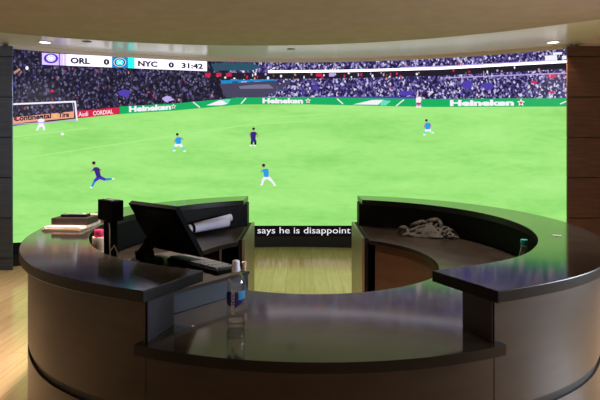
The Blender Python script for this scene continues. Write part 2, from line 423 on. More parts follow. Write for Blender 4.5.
# goal with its net
p = Pic('goal_picture', [e_white, e_lilac])
p.line((8, 104.4), (75, 101.6), 1.7, e_white, .010); p.line((75, 101), (77, 121), 1.7, e_white, .010); p.line((8, 124.6), (77, 120.6), 1.0, e_lilac, .010)
p.line((72.5, 102), (74, 112), .7, e_lilac, .009)
p.done()
# pitch markings and the ball
p = Pic('pitch_marking_picture', [e_line, e_white])
p.line((13, 159.5), (250, 124.5), .9, e_line, .0045); p.line((250, 124.5), (310, 121), .7, e_line, .0045)
p.line((13, 137), (88, 128.2), .8, e_line, .0045); p.line((280, 117), (330, 113.6), .7, e_line, .0045)
p.done()
p = Pic('ball_picture', [e_white]); p.ell(62.5, 134, 1.7, 1.4, e_white); p.done()

def player(name, H, sh, hip, legs, arms, kit, shorts, socks, hs=1.7):
    """H head, sh shoulder, hip; legs [(knee, foot)], arms [(elbow, hand)] in frame pixels"""
    p = Pic(name, [e_hair, e_skin, kit, shorts, socks, e_white, e_black] if kit not in (e_white,) else [e_hair, e_skin, kit, shorts if shorts != e_white else e_red, socks if socks not in (e_white,) else e_lilac, e_black])
    for knee, foot in legs:
        p.limb(hip, knee, 4.2, 2.6, shorts if shorts in p.mats else kit, .0085)
        p.limb(knee, foot, 2.4, 1.7, socks if socks in p.mats else kit, .008)
        p.ell(foot[0]-.4, foot[1], 1.5, .9, e_white if e_white in p.mats else e_black, .009, 8)
    for e, h in arms:
        p.limb(sh, e, 2.2, 1.6, kit, .0075); p.limb(e, h, 1.4, 1.1, e_skin, .0078)
    p.poly([(sh[0]-2.8, sh[1]-.5), (sh[0]-1.2, sh[1]-1.2), (sh[0]+1.2, sh[1]-1.3), (sh[0]+2.8, sh[1]-.7), (hip[0]+2.3, hip[1]+.6), (hip[0]-2.3, hip[1]+.6)], kit, .0095)
    p.ell(H[0], H[1]+.5, hs*.85, hs, e_skin, .0098, 12); p.ell(H[0], H[1]-.4, hs*.95, hs*.8, e_hair, .0102, 12)
    return p.done()
player('player_picture', (93.8, 163.2), (96, 168.4), (99, 177), [((94.6, 181), (91.6, 187.4)), ((105, 179.5), (113.5, 178.8))], [((92.4, 170.5), (90.6, 172)), ((100.4, 170), (99.6, 173))], e_navy, e_purple, e_blue, 1.9)
player('player_picture', (253.6, 129), (253.4, 133), (253.2, 139), [((252, 141.6), (251.4, 145.4)), ((255.4, 141.6), (255.2, 145.6))], [((250, 134.6), (250.4, 137.6)), ((257, 134), (257.6, 137))], e_navy, e_navy, e_black, 1.5)
player('player_picture', (177.3, 134.6), (178.6, 138.4), (178.4, 143.4), [((175, 146), (174.6, 150.6)), ((182, 146.4), (185, 151.2))], [((174.6, 140.6), (175.2, 143)), ((182, 138.6), (183.4, 139.6))], e_sky, e_white, e_mint, 1.5)
player('player_picture', (263.6, 165.6), (265.6, 170), (266.4, 176.4), [((263, 180), (262, 184.6)), ((271, 180), (275, 185)), ], [((261.6, 171), (261, 172.4)), ((268.4, 172.4), (267.6, 175))], e_sky, e_white, e_white, 1.8)
player('player_picture', (426.4, 120.6), (427.8, 124), (427.6, 128.6), [((425.6, 131), (424.8, 134.6)), ((430.6, 131), (433, 132.6))], [((424.6, 125.6), (424.4, 127.6)), ((430.6, 125), (431, 127))], e_sky, e_white, e_mint, 1.4)
player('player_picture', (41, 117), (41, 120), (41, 124.6), [((38.6, 126.6), (37.6, 129.6)), ((43.6, 126.4), (44.4, 129.4))], [((37.8, 121), (37.2, 123)), ((44.4, 121), (45, 122.8))], e_white, e_white, e_white, 1.3)
player('player_picture', (419.2, 95.6), (418.8, 98.2), (418.4, 102), [((417.6, 104.2), (417.4, 106.8)), ((419.8, 104.2), (420.4, 106.8))], [((416.6, 99.6), (416.4, 101.4)), ((421, 99.2), (421.4, 101))], e_white, e_red, e_lilac, 1.1)

# score bar
ST = [(42, 52.8), (207, 61.4)]; SB = [(42, 64.6), (207, 71.2)]
rt = lambda x, k: interp(ST, x)+(interp(SB, x)-interp(ST, x))*k
p = Pic('score_bar_picture', [e_bar, e_white, e_lilac, e_lilac_bar, e_purple, e_cyan, e_blue, e_black])
p.strip(ST, SB, 42, 207, e_bar, .008)
p.strip(ST, SB, 42, 60, e_lilac_bar, .009); p.strip(ST, SB, 60, 66.5, e_lilac_bar, .0092); p.strip(ST, SB, 58.8, 59.8, e_purple, .0094)
p.strip(ST, SB, 62.8, 64, e_white, .0094)
p.ell(51, rt(51, .44), 7.2, 4.9, e_purple, .0098, 24); p.ell(51, rt(51, .42), 4.7, 3.5, e_white, .0104, 24)
for k in range(7): p.ell(51+3.4*math.cos(k*.9), rt(51, .44)+2.4*math.sin(k*.9), .6, .5, e_lilac, .0109, 6)
p.strip(ST, SB, 112, 128, e_blue, .009); p.strip(ST, SB, 128, 134.5, e_cyan, .0092)
p.ell(119.8, rt(119.8, .5), 6.2, 4.5, e_white, .0098, 24); p.ell(119.8, rt(119.8, .5), 5.4, 3.9, e_black, .0102, 24); p.ell(119.8, rt(119.8, .5), 4.0, 2.9, e_cyan, .0106, 20)
p.line((117, rt(117, .3)), (122.4, rt(122, .72)), 1.0, e_white, .0111); p.line((117, rt(117, .7)), (122.4, rt(122, .34)), 1.0, e_white, .0112)
def st(body, x0, x1, bold=.0): p.text(body, x0, x1, (rt(x0, .26), rt(x1, .26)), (rt(x0, .80), rt(x1, .80)), e_black, bold+.04, .0105)
st('ORL', 70.5, 90, .004); st('0', 103.6, 109.4, .02); st('NYC', 138, 157.5, .004); st('0', 168.5, 174, .02); st('31:42', 181.5, 203)
p.done()
# caption band across the foot of the screen
p = Pic('caption_picture', [e_band, e_white])
ZB = [(8, 255), (28, 254), (150, 243), (250, 236.4), (355, 236.4), (450, 242), (571, 253)]
p.strip(GB, ZB, 8, 571, e_band, .004)
p.text('says he is disappoint', 257.5, 350.5, (227.2, 227.2), (235.4, 235.4), e_white, .0, .006)
p.done()

# ------------------------------------------------------------------ the reception desk
CX, CY = .08, 3.64
def P(r, deg):
    if r > 1.6 or 1.38 < r < 1.5:      # the raised halves flare a little towards the sides
        t = min(1, max(0, (abs(deg)-23)/27)); r += .05*t*t*(3-2*t)
    a = R(deg); return (CX+r*math.sin(a), CY-r*math.cos(a))
GL, GR = -.52, .585       # the gap at the rear
def rear(r, side):         # the angle at which radius r meets the gap
    return 180-math.degrees(math.asin(((GR if side > 0 else GL)-CX)/r)) if side > 0 else -(180-math.degrees(math.asin((CX-GL)/r)))
def sector(r0, r1, a0, a1in, a1out, z0, z1, bev=0, n=72):
    ai = a0
    if isinstance(a0, tuple): a0, ai = a0
    out = [P(r1, a0+(a1out-a0)*k/n) for k in range(n+1)]; inn = [P(r0, ai+(a1in-ai)*k/n) for k in range(n+1)]
    return strip_prism(out, inn, z0, z1, bev)
RO, RI, RB, RW = 1.765, 1.405, 1.722, 1.52
ZH, ZL, ZW = 1.07, .849, .808
desk = thing('reception_desk', 'large round walnut reception desk with dark raised counters and a gap at the back', 'desk', (0, 0, 0))
for s in (1, -1):
    o = obj('raised_counter', dark_edged(sector(RI, RO, (23.2*s, 21.6*s), rear(RI, s), rear(RO, s), ZH-.05, ZH, .004)), [M_counter, M_counter_edge], desk, 15)
    o['label'] = 'dark speckled raised counter of the %s half' % ('right' if s > 0 else 'left')
    obj('outer_panel', sector(RB-.03, RB, 24.0*s, rear(RB-.03, s), rear(RB, s), .575, ZH-.05, 0), M_body, desk, 40)
    obj('lower_panel', sector(RB-.03, RB, 24.0*s, rear(RB-.03, s), rear(RB, s), .0, .535, 0), M_body, desk, 40)
    obj('reveal_strip', sector(RB-.035, RB-.012, 24.0*s, rear(RB-.035, s), rear(RB-.012, s), .535, .575, 0), M_groove, desk, 40)
    o = obj('inner_panel', sector(RW, RW+.03, 26*s, rear(RW, s), rear(RW+.03, s), .0, ZH-.05, 0), M_black_lam, desk, 40)
    # closing end panel at the step and at the gap
    a0 = P(RW, 24.6*s); a1 = P(RB, 23.6*s); b0 = P(RW, 26*s); b1 = P(RB-.03, 25*s)
    o = obj('step_panel', strip_prism([a1, (b1[0], b1[1])], [a0, b0], ZL+.001, ZH-.05), M_step_cool if s < 0 else M_body_dark, desk)
    gx = GR if s > 0 else GL
    yk = [CY+math.sqrt(r*r-(gx-CX)**2) for r in (RW+.001, RB)]
    obj('wall_end_panel', box((gx+.012*s, (yk[0]+yk[1])/2, (ZH-.05)/2), (.024, yk[1]-yk[0], ZH-.05)), M_black_lam, desk)
    # work surface with its cabinet below
    obj('work_surface', dark_edged(sector(.87, RW, (76 if s < 0 else 56)*s, rear(.87, s), rear(RW, s), ZW-.035, ZW, .004)), [M_work, M_counter_edge], desk, 15)
    ye = CY+math.sqrt(.92**2-(gx-CX)**2)
    o = obj('gap_end_board', box((gx-.017*s, (ye+yk[1])/2+.004, ZW/2), (.032, yk[1]-ye-.01, ZW), .003), M_black_lam, desk)
    o = obj('gap_end_panel', box((gx-.044*s, (ye+yk[1])/2, (ZW+.004)/2), (.022, yk[1]-ye, ZW+.004), .003), M_metal, desk)
    o['label'] = 'pale metal end panel facing the gap'
    if s > 0:
        obj('cabinet_front', sector(.91, .935, 56, rear(.91, 1)-4, rear(.935, 1)-4, .0, ZW-.036), M_inner, desk, 40)
    else:
        obj('cabinet_front', sector(.91, .935, -76, -112, -112, .0, ZW-.036), M_inner, desk, 40)
        obj('cabinet_shelf', sector(.94, RW, -112, rear(.94, -1)+4, rear(RW, -1)+2, .38, .40), M_inner, desk, 40)
        obj('cabinet_divider', strip_prism([P(RW, -128), P(RW, -129)], [P(.94, -128), P(.94, -129.6)], 0, ZW-.036), M_inner, desk)
# the low counter at the front
angs = [-76+51.1*k/40 for k in range(41)]+[-24.9+49.8*k/50 for k in range(51)]+[24.9+31.1*k/24 for k in range(25)]
outr = [RW]*41+[1.757]*51+[RW]*25
o = obj('low_counter', dark_edged(strip_prism([P(r, a) for r, a in zip(outr, angs)], [P(.932, a) for a in angs], ZL-.042, ZL, .004)), [M_counter, M_counter_edge], desk, 15)
o['label'] = 'dark low counter across the front of the desk'
obj('front_panel', sector(RB-.03, RB-.002, -24.0, 24.0, 24.0, .575, ZL-.042), M_body, desk, 40)
obj('front_lower_panel', sector(RB-.03, RB-.002, -24.0, 24.0, 24.0, .0, .535), M_body, desk, 40)
obj('front_reveal_strip', sector(RB-.035, RB-.014, -24.0, 24.0, 24.0, .535, .575), M_groove, desk, 40)
obj('knee_panel', sector(RW-.02, RW, -22, 22, 22, .0, ZL-.043), M_body_dark, desk, 40)
for s in (1, -1):
    obj('support_panel', strip_prism([P(RW-.03, 50*s), P(RW-.03, 51*s)], [P(.975, 50*s), P(.975, 51.8*s)], 0, ZL-.043 if s < 0 else ZW-.036), M_body_dark, desk)

# ------------------------------------------------------------------ things on the low counter, left
U = Vector((.751, -.660, 0)); V = Vector((.660, .751, 0))      # along the keyboard / towards the sitter
RZ = math.atan2(U.y, U.x)
def frame(o): return Matrix.Translation(o) @ Matrix(((U.x, V.x, 0), (U.y, V.y, 0), (0, 0, 1))).to_4x4()
A = Vector((*at(174, 314, ZL), ZL))
riser = thing('monitor_riser', 'navy box riser under the keyboard and monitor on the low counter', 'desk riser', tuple(A-U*.36+V*.235), RZ)
bm = bmesh.new(); add_box(bm, (-.0, 0, .046), (.72, .47, .09)); bevel(bm, .003)
obj('riser_body', bm, M_navy, riser)
bm = bmesh.new(); add_box(bm, (0, 0, .1005), (.73, .48, .017)); bevel(bm, .004)
obj('riser_top', bm, mat('riser_top_laminate', (44, 38, 34), .6, spec=.25), riser)
ZR = ZL+.11

kc = A-U*.272+V*.375; kc.z = ZR
kb = thing('keyboard', 'black wired computer keyboard on the navy riser', 'keyboard', tuple(kc), RZ)
bm = bmesh.new()
prof = [(-.075, .0), (.075, .0), (.075, .012), (-.06, .024), (-.075, .022)]
l = [bm.verts.new((-.225, y, z)) for y, z in prof]; r = [bm.verts.new((.225, y, z)) for y, z in prof]
bm.faces.new(l); bm.faces.new(r)
for i in range(5): bm.faces.new((l[i], l[(i+1) % 5], r[(i+1) % 5], r[i]))
bmesh.ops.recalc_face_normals(bm, faces=bm.faces); bevel(bm, .003)
obj('case', bm, M_black, kb)
bm = bmesh.new()
for row in range(6):
    y = .058-row*.0215-(0 if row < 5 else .004)
    z = .012+(.075-y)*.0889
    x = -.215; widths = [.018]*22
    if row == 0: widths = [.028, .02, .02, .108, .02, .02, .03]+[.016]*8
    for k, w in enumerate(widths):
        gap = .0015+(.008 if (k in (14, 17)) else 0)
        if x+w > .217: break
        add_box(bm, (x+w/2+gap, y, z+.005), (w-.003, .017, .010)); x += w+.001+(gap-.0015)
bevel(bm, .0015, 1)
obj('keys', bm, M_grey, kb)

# touch monitor seen from behind
top_l, top_r = Vector((-.993, 3.01, 1.296)), Vector((-.657, 2.75, 1.296)); bot_r = Vector((-.538, 2.885, 1.009))
mon = thing('monitor', 'black touchscreen monitor tilted back on the navy riser, seen from behind', 'monitor', (0, 0, 0))
ux = (top_r-top_l).normalized(); uy = (top_r-bot_r); hgt = uy.length; uy = (uy-ux*uy.dot(ux)).normalized(); uz = ux.cross(uy)
W = (top_r-top_l).length; ctr = (top_l+top_r)/2-uy*hgt/2
MM = Matrix.Translation(ctr) @ Matrix((ux, uy, uz)).transposed().to_4x4()
back = -1 if uz.dot(V) > 0 else 1          # local z side that faces the camera
base_xy = ctr - U*.085 - V*.065; mon.location = (base_xy.x, base_xy.y, ZR)
inv = Matrix.Translation(-mon.location)
bm = bmesh.new(); add_box(bm, (0, 0, 0), (W, hgt, .028)); bevel(bm, .008, 3)
add_b = bmesh.new()
hw, hh = W/2-.015, hgt/2-.015
q0 = [add_b.verts.new((sx*hw, sy*hh, back*.013)) for sx, sy in ((-1, -1), (1, -1), (1, 1), (-1, 1))]
q1 = [add_b.verts.new((sx*hw*.72, sy*hh*.68-.015, back*.058)) for sx, sy in ((-1, -1), (1, -1), (1, 1), (-1, 1))]
add_b.faces.new(q0); add_b.faces.new(q1)
for i in range(4): add_b.faces.new((q0[i], q0[(i+1) % 4], q1[(i+1) % 4], q1[i]))
bmesh.ops.recalc_face_normals(add_b, faces=add_b.faces); bevel(add_b, .008, 2, 20)
me = bpy.data.meshes.new('t'); add_b.to_mesh(me); add_b.free(); bm.from_mesh(me); bpy.data.meshes.remove(me)
bm.transform(inv @ MM)
obj('back_shell', bm, M_black, mon, 30)
bm = bmesh.new(); add_box(bm, (0, 0, -back*.0145), (W-.03, hgt-.03, .002)); bm.transform(inv @ MM)
obj('screen_glass', bm, M_black_g, mon)
bm = bmesh.new()
bz = ctr.z-ZR
arm = [(0, -.01, .0), (0, -.02, .06), (.03, .01, .12), (.08, .045, bz-.01)]
fr = Matrix(((U.x, V.x, 0), (U.y, V.y, 0), (0, 0, 1))).to_4x4()
for (a, b) in zip(arm, arm[1:]):
    a = Vector(a); b = Vector(b); d = (b-a); m2 = Matrix.Translation((a+b)/2) @ d.to_track_quat('Z', 'X').to_matrix().to_4x4()
    add_box(bm, (0, 0, 0), (.06, .10, d.length+.016), m2)
bevel(bm, .006, 2); bm.transform(fr)
obj('stand_neck', bm, M_black, mon)
bm = bmesh.new()
add_lathe(bm, [(0, .001), (1, .001), (1, .010), (.93, .017), (0, .020)], 32)
bm.transform(fr @ Matrix.Diagonal((.11, .085, 1, 1))); bm.transform(Matrix.Translation((0, 0, 0)))
obj('stand_base', bm, M_black, mon, 40)

# customer display on a pole
pd = thing('pole_display', 'black pole display box standing inside the left counter', 'customer display', (-1.122, 3.05, ZL), RZ)
obj('display_box', box((0, 0, .396), (.158, .075, .118), .008), M_black, pd)
bm = bmesh.new(); add_box(bm, (0, .0385, .396), (.15, .003, .085)); obj('display_window', bm, M_black_g, pd)
bm = bmesh.new(); add_box(bm, (0, 0, .452), (.10, .04, .012)); bevel(bm, .004); obj('top_vent', bm, M_grey, pd)
bm = bmesh.new(); add_box(bm, (0, 0, .17), (.066, .05, .32)); bevel(bm, .012, 3); obj('pole', bm, M_black, pd)
bm = bmesh.new(); add_box(bm, (0, 0, .008), (.15, .12, .016)); bevel(bm, .006); obj('foot_plate', bm, M_black, pd)
bm = bmesh.new()
add_tube(bm, [(.035, -.028, .325), (.050, -.032, .29), (.052, -.034, .20), (.058, -.034, .12), (.085, -.03, .06), (.11, -.02, .09), (.105, -.015, .16), (.08, -.02, .20), (.06, -.03, .17)], .0035, 8)
o = obj('cable', bm, M_white_pl, pd, 60); o['label'] = 'thin white cable looped beside the pole'

# wipes canister
wx, wy = -1.249, 3.20
wc = thing('canister', 'cream canister with a raspberry pink lid beside the pole display', 'canister', (wx, wy, ZL))
obj('body', lathe([(0, .001), (.038, .001), (.040, .006), (.040, .195), (.037, .208), (0, .208)]), M_cream, wc, 40)
obj('lid', lathe([(0, .208), (.027, .208), (.028, .212), (.028, .246), (.025, .252), (0, .252)]), M_pink, wc, 40)

# small cream cup at the end of the riser
cu = thing('small_cup', 'tiny cream paper cup at the end of the navy riser behind the bottle', 'cup', (-.335, 2.60, ZL+.109))
cupm = Matrix.Translation((0, 0, 0))
cu.location = tuple(A-U*.022+V*.462+Vector((0, 0, .11)))
obj('cup_wall', lathe([(0, .001), (.010, .001), (.013, .045), (.014, .046), (.0125, .044), (.0095, .004), (0, .004)], 20), M_cream, cu, 40)

# ------------------------------------------------------------------ bottles
def clear(name, tint=(1, 1, 1), fac=.14, rough=.04):
    m = bpy.data.materials.new(name); m.use_nodes = True; nt = m.node_tree; N = nt.nodes; L = nt.links
    out = N['Material Output']; N.remove(N['Principled BSDF'])
    tr = N.new('ShaderNodeBsdfTransparent'); tr.inputs[0].default_value = (*tint, 1)
    gl = N.new('ShaderNodeBsdfGlossy'); gl.inputs['Roughness'].default_value = rough
    fr = N.new('ShaderNodeLayerWeight'); fr.inputs[0].default_value = .5; pw = N.new('ShaderNodeMath'); pw.operation = 'POWER'; pw.inputs[1].default_value = 2.6; sc2 = N.new('ShaderNodeMath'); sc2.operation = 'MULTIPLY'; sc2.inputs[1].default_value = .85; L.new(fr.outputs['Facing'], pw.inputs[0]); L.new(pw.outputs[0], sc2.inputs[0])
    mx = N.new('ShaderNodeMixShader'); ad = N.new('ShaderNodeMath'); ad.operation = 'ADD'; ad.inputs[1].default_value = fac; ad.use_clamp = True
    L.new(sc2.outputs[0], ad.inputs[0]); L.new(ad.outputs[0], mx.inputs[0]); L.new(tr.outputs[0], mx.inputs[1]); L.new(gl.outputs[0], mx.inputs[2])
    L.new(mx.outputs[0], out.inputs[0]); return m
M_pet = clear('clear_plastic', (.95, .96, .97), .10, .08)
M_water = clear('water', (.93, .90, .89), .03, .02)
M_frost = mat('frosted_cap', (205, 205, 222), .35)
M_teal = mat('teal_cap', (30, 132, 128), .4); M_tealband = mat('pale_teal_band', (120, 190, 184), .4)
M_lab_blue = mat('label_dark_blue', (30, 34, 112), .35); M_lab_sky = mat('label_light_blue', (70, 150, 205), .35); M_lab_w = mat('label_white', (215, 218, 235), .4)
bt = thing('water_bottle', 'clear nearly empty water bottle with a blue label and white cap on the low counter', 'bottle', (*at(236, 328, ZL), ZL))
pr = [(0, .001), (.026, .001), (.036, .004), (.0395, .012), (.0395, .045), (.0385, .05), (.0395, .055), (.0395, .185), (.0385, .198), (.034, .215), (.025, .230), (.017, .240), (.0145, .246), (.0145, .256)]
obj('plastic_body', lathe(pr, 40), M_pet, bt, 50)
obj('water', lathe([(0, .0035), (.034, .0055), (.0378, .012), (.0378, .036), (0, .036)], 36), M_water, bt, 50)
obj('cap', lathe([(.0155, .247), (.0185, .247), (.0185, .262), (.0165, .266), (.0165, .284), (.0145, .291), (.008, .294), (0, .294)], 30), M_frost, bt, 40)
bm = bmesh.new()
def cylpatch(bm, a0, a1, z0, z1, r, mi, n=12):
    prev = None
    for k in range(n+1):
        a = R(a0+(a1-a0)*k/n); c = (bm.verts.new((r*math.cos(a), r*math.sin(a), z0)), bm.verts.new((r*math.cos(a), r*math.sin(a), z1)))
        if prev: bm.faces.new((prev[0], c[0], c[1], prev[1])).material_index = mi
        prev = c
CAM = math.degrees(math.atan2(-2.19, .272))      # side of the bottle facing the camera
def wave(bm, a0, a1, zlo, zhi, r, mi, n=14):
    prev = None
    for k in range(n+1):
        t = k/n; a = R(a0+(a1-a0)*t); c = (bm.verts.new((r*math.cos(a), r*math.sin(a), zlo(t))), bm.verts.new((r*math.cos(a), r*math.sin(a), zhi(t))))
        if prev: bm.faces.new((prev[0], c[0], c[1], prev[1])).material_index = mi
        prev = c
wave(bm, CAM-88, CAM+2, lambda t: .125-.02*math.sin(t*3.1), lambda t: .150+.018*math.sin(t*3.1), .0401, 0)
wave(bm, CAM-10, CAM+75, lambda t: .095+.04*t, lambda t: .165, .04005, 0)
wave(bm, CAM+15, CAM+75, lambda t: .132, lambda t: .168, .0403, 1)
vs, fs = text_geo('smartwater', .01)
ov = []
for u, v in vs:
    a = R(CAM-34+(1-v)*26); ov.append(bm.verts.new((.0405*math.cos(a), .0405*math.sin(a), .070+.105*u)))
for f in fs:
    try: bm.faces.new([ov[i] for i in f]).material_index = 2
    except ValueError: pass
obj('label_film', bm, [M_lab_blue, M_lab_sky, M_lab_w], bt)

b2 = thing('water_bottle', 'small clear bottle with a teal cap behind the right raised counter', 'bottle', (1.375, 3.16, ZW))
pr = [(0, .001), (.022, .001), (.031, .005), (.032, .02), (.032, .105), (.030, .125), (.024, .150), (.017, .166), (.0145, .170), (.0145, .178)]
zs = .235/.2
obj('plastic_body', lathe([(r, z*zs) for r, z in pr], 32), M_pet, b2, 50)
obj('cap', lathe([(.0155, .205), (.021, .205), (.0215, .208), (.0215, .236), (.0195, .239), (0, .239)], 28), M_teal, b2, 40)
obj('cap_band', lathe([(.0155, .199), (.0205, .199), (.0205, .2045), (.0155, .2045)], 28), M_tealband, b2, 40)

# ------------------------------------------------------------------ papers and books on the left counter
M_mag = [noisy(mat('cover_%s' % n, a, .35), a, b, (1, 1, 1), 3, .4, .6, nscale=14) for n, a, b in
         (('pink', (238, 214, 204), (230, 190, 178)), ('cream', (236, 228, 216), (216, 196, 176)), ('kraft', (190, 160, 120), (170, 140, 104)), ('grey', (214, 212, 206), (150, 150, 146)), ('news', (226, 222, 212), (176, 168, 152)))]
M_pages = mat('page_edges', (226, 206, 186), .6)
M_ink = mat('printed_ink', (60, 56, 62), .5)
def magazine(label, x, y, z, w, d, t, rz, m, detail, group='magazines on the left counter'):
    o = thing('magazine', label, 'magazine', (x, y, z), R(rz), group)
    obj('pages', box((0, 0, t/2), (w-.004, d-.004, t-.0016)), M_pages, o)
    bm = bmesh.new(); add_box(bm, (0, 0, t-.0008), (w, d, .0012)); add_box(bm, (0, 0, .0009), (w, d, .0012)); add_box(bm, (-w/2, 0, t/2), (.0014, d, t))
    if detail == 'print':
        for k in range(5): add_box(bm, (random.uniform(-.01, .01), -d/2+.05+k*.05, t), (w*.8, .018, .0006), mi=1)
    obj('cover', bm, [m, M_ink], o)
    return o
mx_, my_ = -1.56, 3.20
z = ZH
magazine('lowest magazine under the brown organizer, tan cover', -1.535, 3.47, z, .25, .30, .008, -4, M_mag[2], ''); z += .0082
magazine('middle magazine under the brown organizer, cream cover', -1.53, 3.475, z, .255, .30, .007, -1, M_mag[1], ''); z += .0072
magazine('top magazine directly under the brown organizer, pink cover', -1.535, 3.48, z, .245, .29, .007, -3, M_mag[0], ''); z += .0072
Z_st = z
for k, (x, y, rz, m, lab) in enumerate(((-1.535, 3.90, 2, 4, 'lowest fanned newspaper behind the brown organizer'), (-1.545, 3.87, -1, 3, 'grey printed magazine fanned second in the pile behind the organizer'), (-1.53, 3.845, 4, 2, 'tan magazine fanned third in the pile behind the organizer'), (-1.555, 3.82, -2, 1, 'cream magazine on top of the fanned pile behind the organizer'))):
    magazine(lab, x, y, ZH+.0062*k, .21, .27, .006, rz, M_mag[m], 'print')
M_leather = noisy(mat('brown_leather', (44, 32, 25), .5), (38, 27, 21), (52, 38, 29), (1, 1, 1), 5, bump=.2, nscale=40)
bo = thing('organizer', 'thick dark brown leather organizer on top of the magazines', 'organizer', (-1.525, 3.50, Z_st), R(-4))
bm = bmesh.new(); add_box(bm, (0, 0, .022), (.245, .17, .043)); bevel(bm, .019, 4); obj('leather_cover', bm, M_leather, bo, 40)
bm = bmesh.new(); add_box(bm, (0, -.0845, .024), (.22, .0035, .004)); obj('zipper', bm, M_groove, bo)
ph = thing('handset', 'black remote handset lying on the brown organizer', 'remote control', (-1.525, 3.50, Z_st+.0438), R(-2))
bm = bmesh.new(); add_box(bm, (0, 0, .009), (.175, .06, .017)); bevel(bm, .007, 3); obj('case', bm, M_black_g, ph, 40)
bm = bmesh.new()
for i in range(6):
    for j in (-1, 0, 1): add_box(bm, (-.06+i*.018, j*.012, .0185), (.011, .008, .003))
add_box(bm, (.058, 0, .018), (.03, .03, .002)); bevel(bm, .001, 1)
obj('buttons', bm, mat('button_grey', (170, 172, 182), .3), ph)

# ------------------------------------------------------------------ rolled papers on the left work surface
M_paper = noisy(mat('plan_paper', (206, 206, 232), .55), (200, 200, 228), (214, 214, 236), (1, 1, 1), 2)
def roll(label, a, b, r, band):
    a = Vector(a); b = Vector(b); t = (b-a)
    o = thing('paper_roll', label, 'rolled paper', tuple((a+b)/2-Vector((0, 0, r))), 0, 'rolled papers')
    up = Vector((0, 0, 1)); e1 = t.normalized().cross(up).normalized(); e2 = t.normalized().cross(e1)
    bm = bmesh.new(); turns = 2.6; n = 76; L0 = []; L1 = []
    for k in range(n+1):
        th = 2*math.pi*turns*k/n; rr = r*(.74+.26*k/n)
        v = e1*rr*math.cos(th)+e2*rr*math.sin(th)
        L0.append(bm.verts.new(v-t/2)); L1.append(bm.verts.new(v+t/2))
    for k in range(n): bm.faces.new((L0[k], L0[k+1], L1[k+1], L1[k]))
    bm.transform(Matrix.Translation((0, 0, r)))
    s = obj('sheet', bm, M_paper, o, 60)
    if band:
        bm = bmesh.new(); pts = []
        rings = []
        for w, rr in ((-.012, r*1.01), (-.012, r*1.07), (.012, r*1.07), (.012, r*1.01)):
            rings.append([bm.verts.new(t*(-.14)+t.normalized()*w+e1*rr*math.cos(2*math.pi*k/28)+e2*rr*math.sin(2*math.pi*k/28)+Vector((0, 0, r))) for k in range(28)])
        for q in range(4):
            A_, B_ = rings[q], rings[(q+1) % 4]
            for k in range(28): bm.faces.new((A_[k], A_[(k+1) % 28], B_[(k+1) % 28], B_[k]))
        bmesh.ops.recalc_face_normals(bm, faces=bm.faces)
        obj('band', bm, M_black, o, 40)
    return o
roll('front pale lavender paper roll with a black band, left work surface', (-1.10, 4.36, ZW+.062), (-.665, 4.74, ZW+.088), .042, True)
roll('rear pale lavender paper roll against the inner panel, left work surface', (-1.13, 4.46, ZW+.037), (-.655, 4.87, ZW+.112), .036, False)

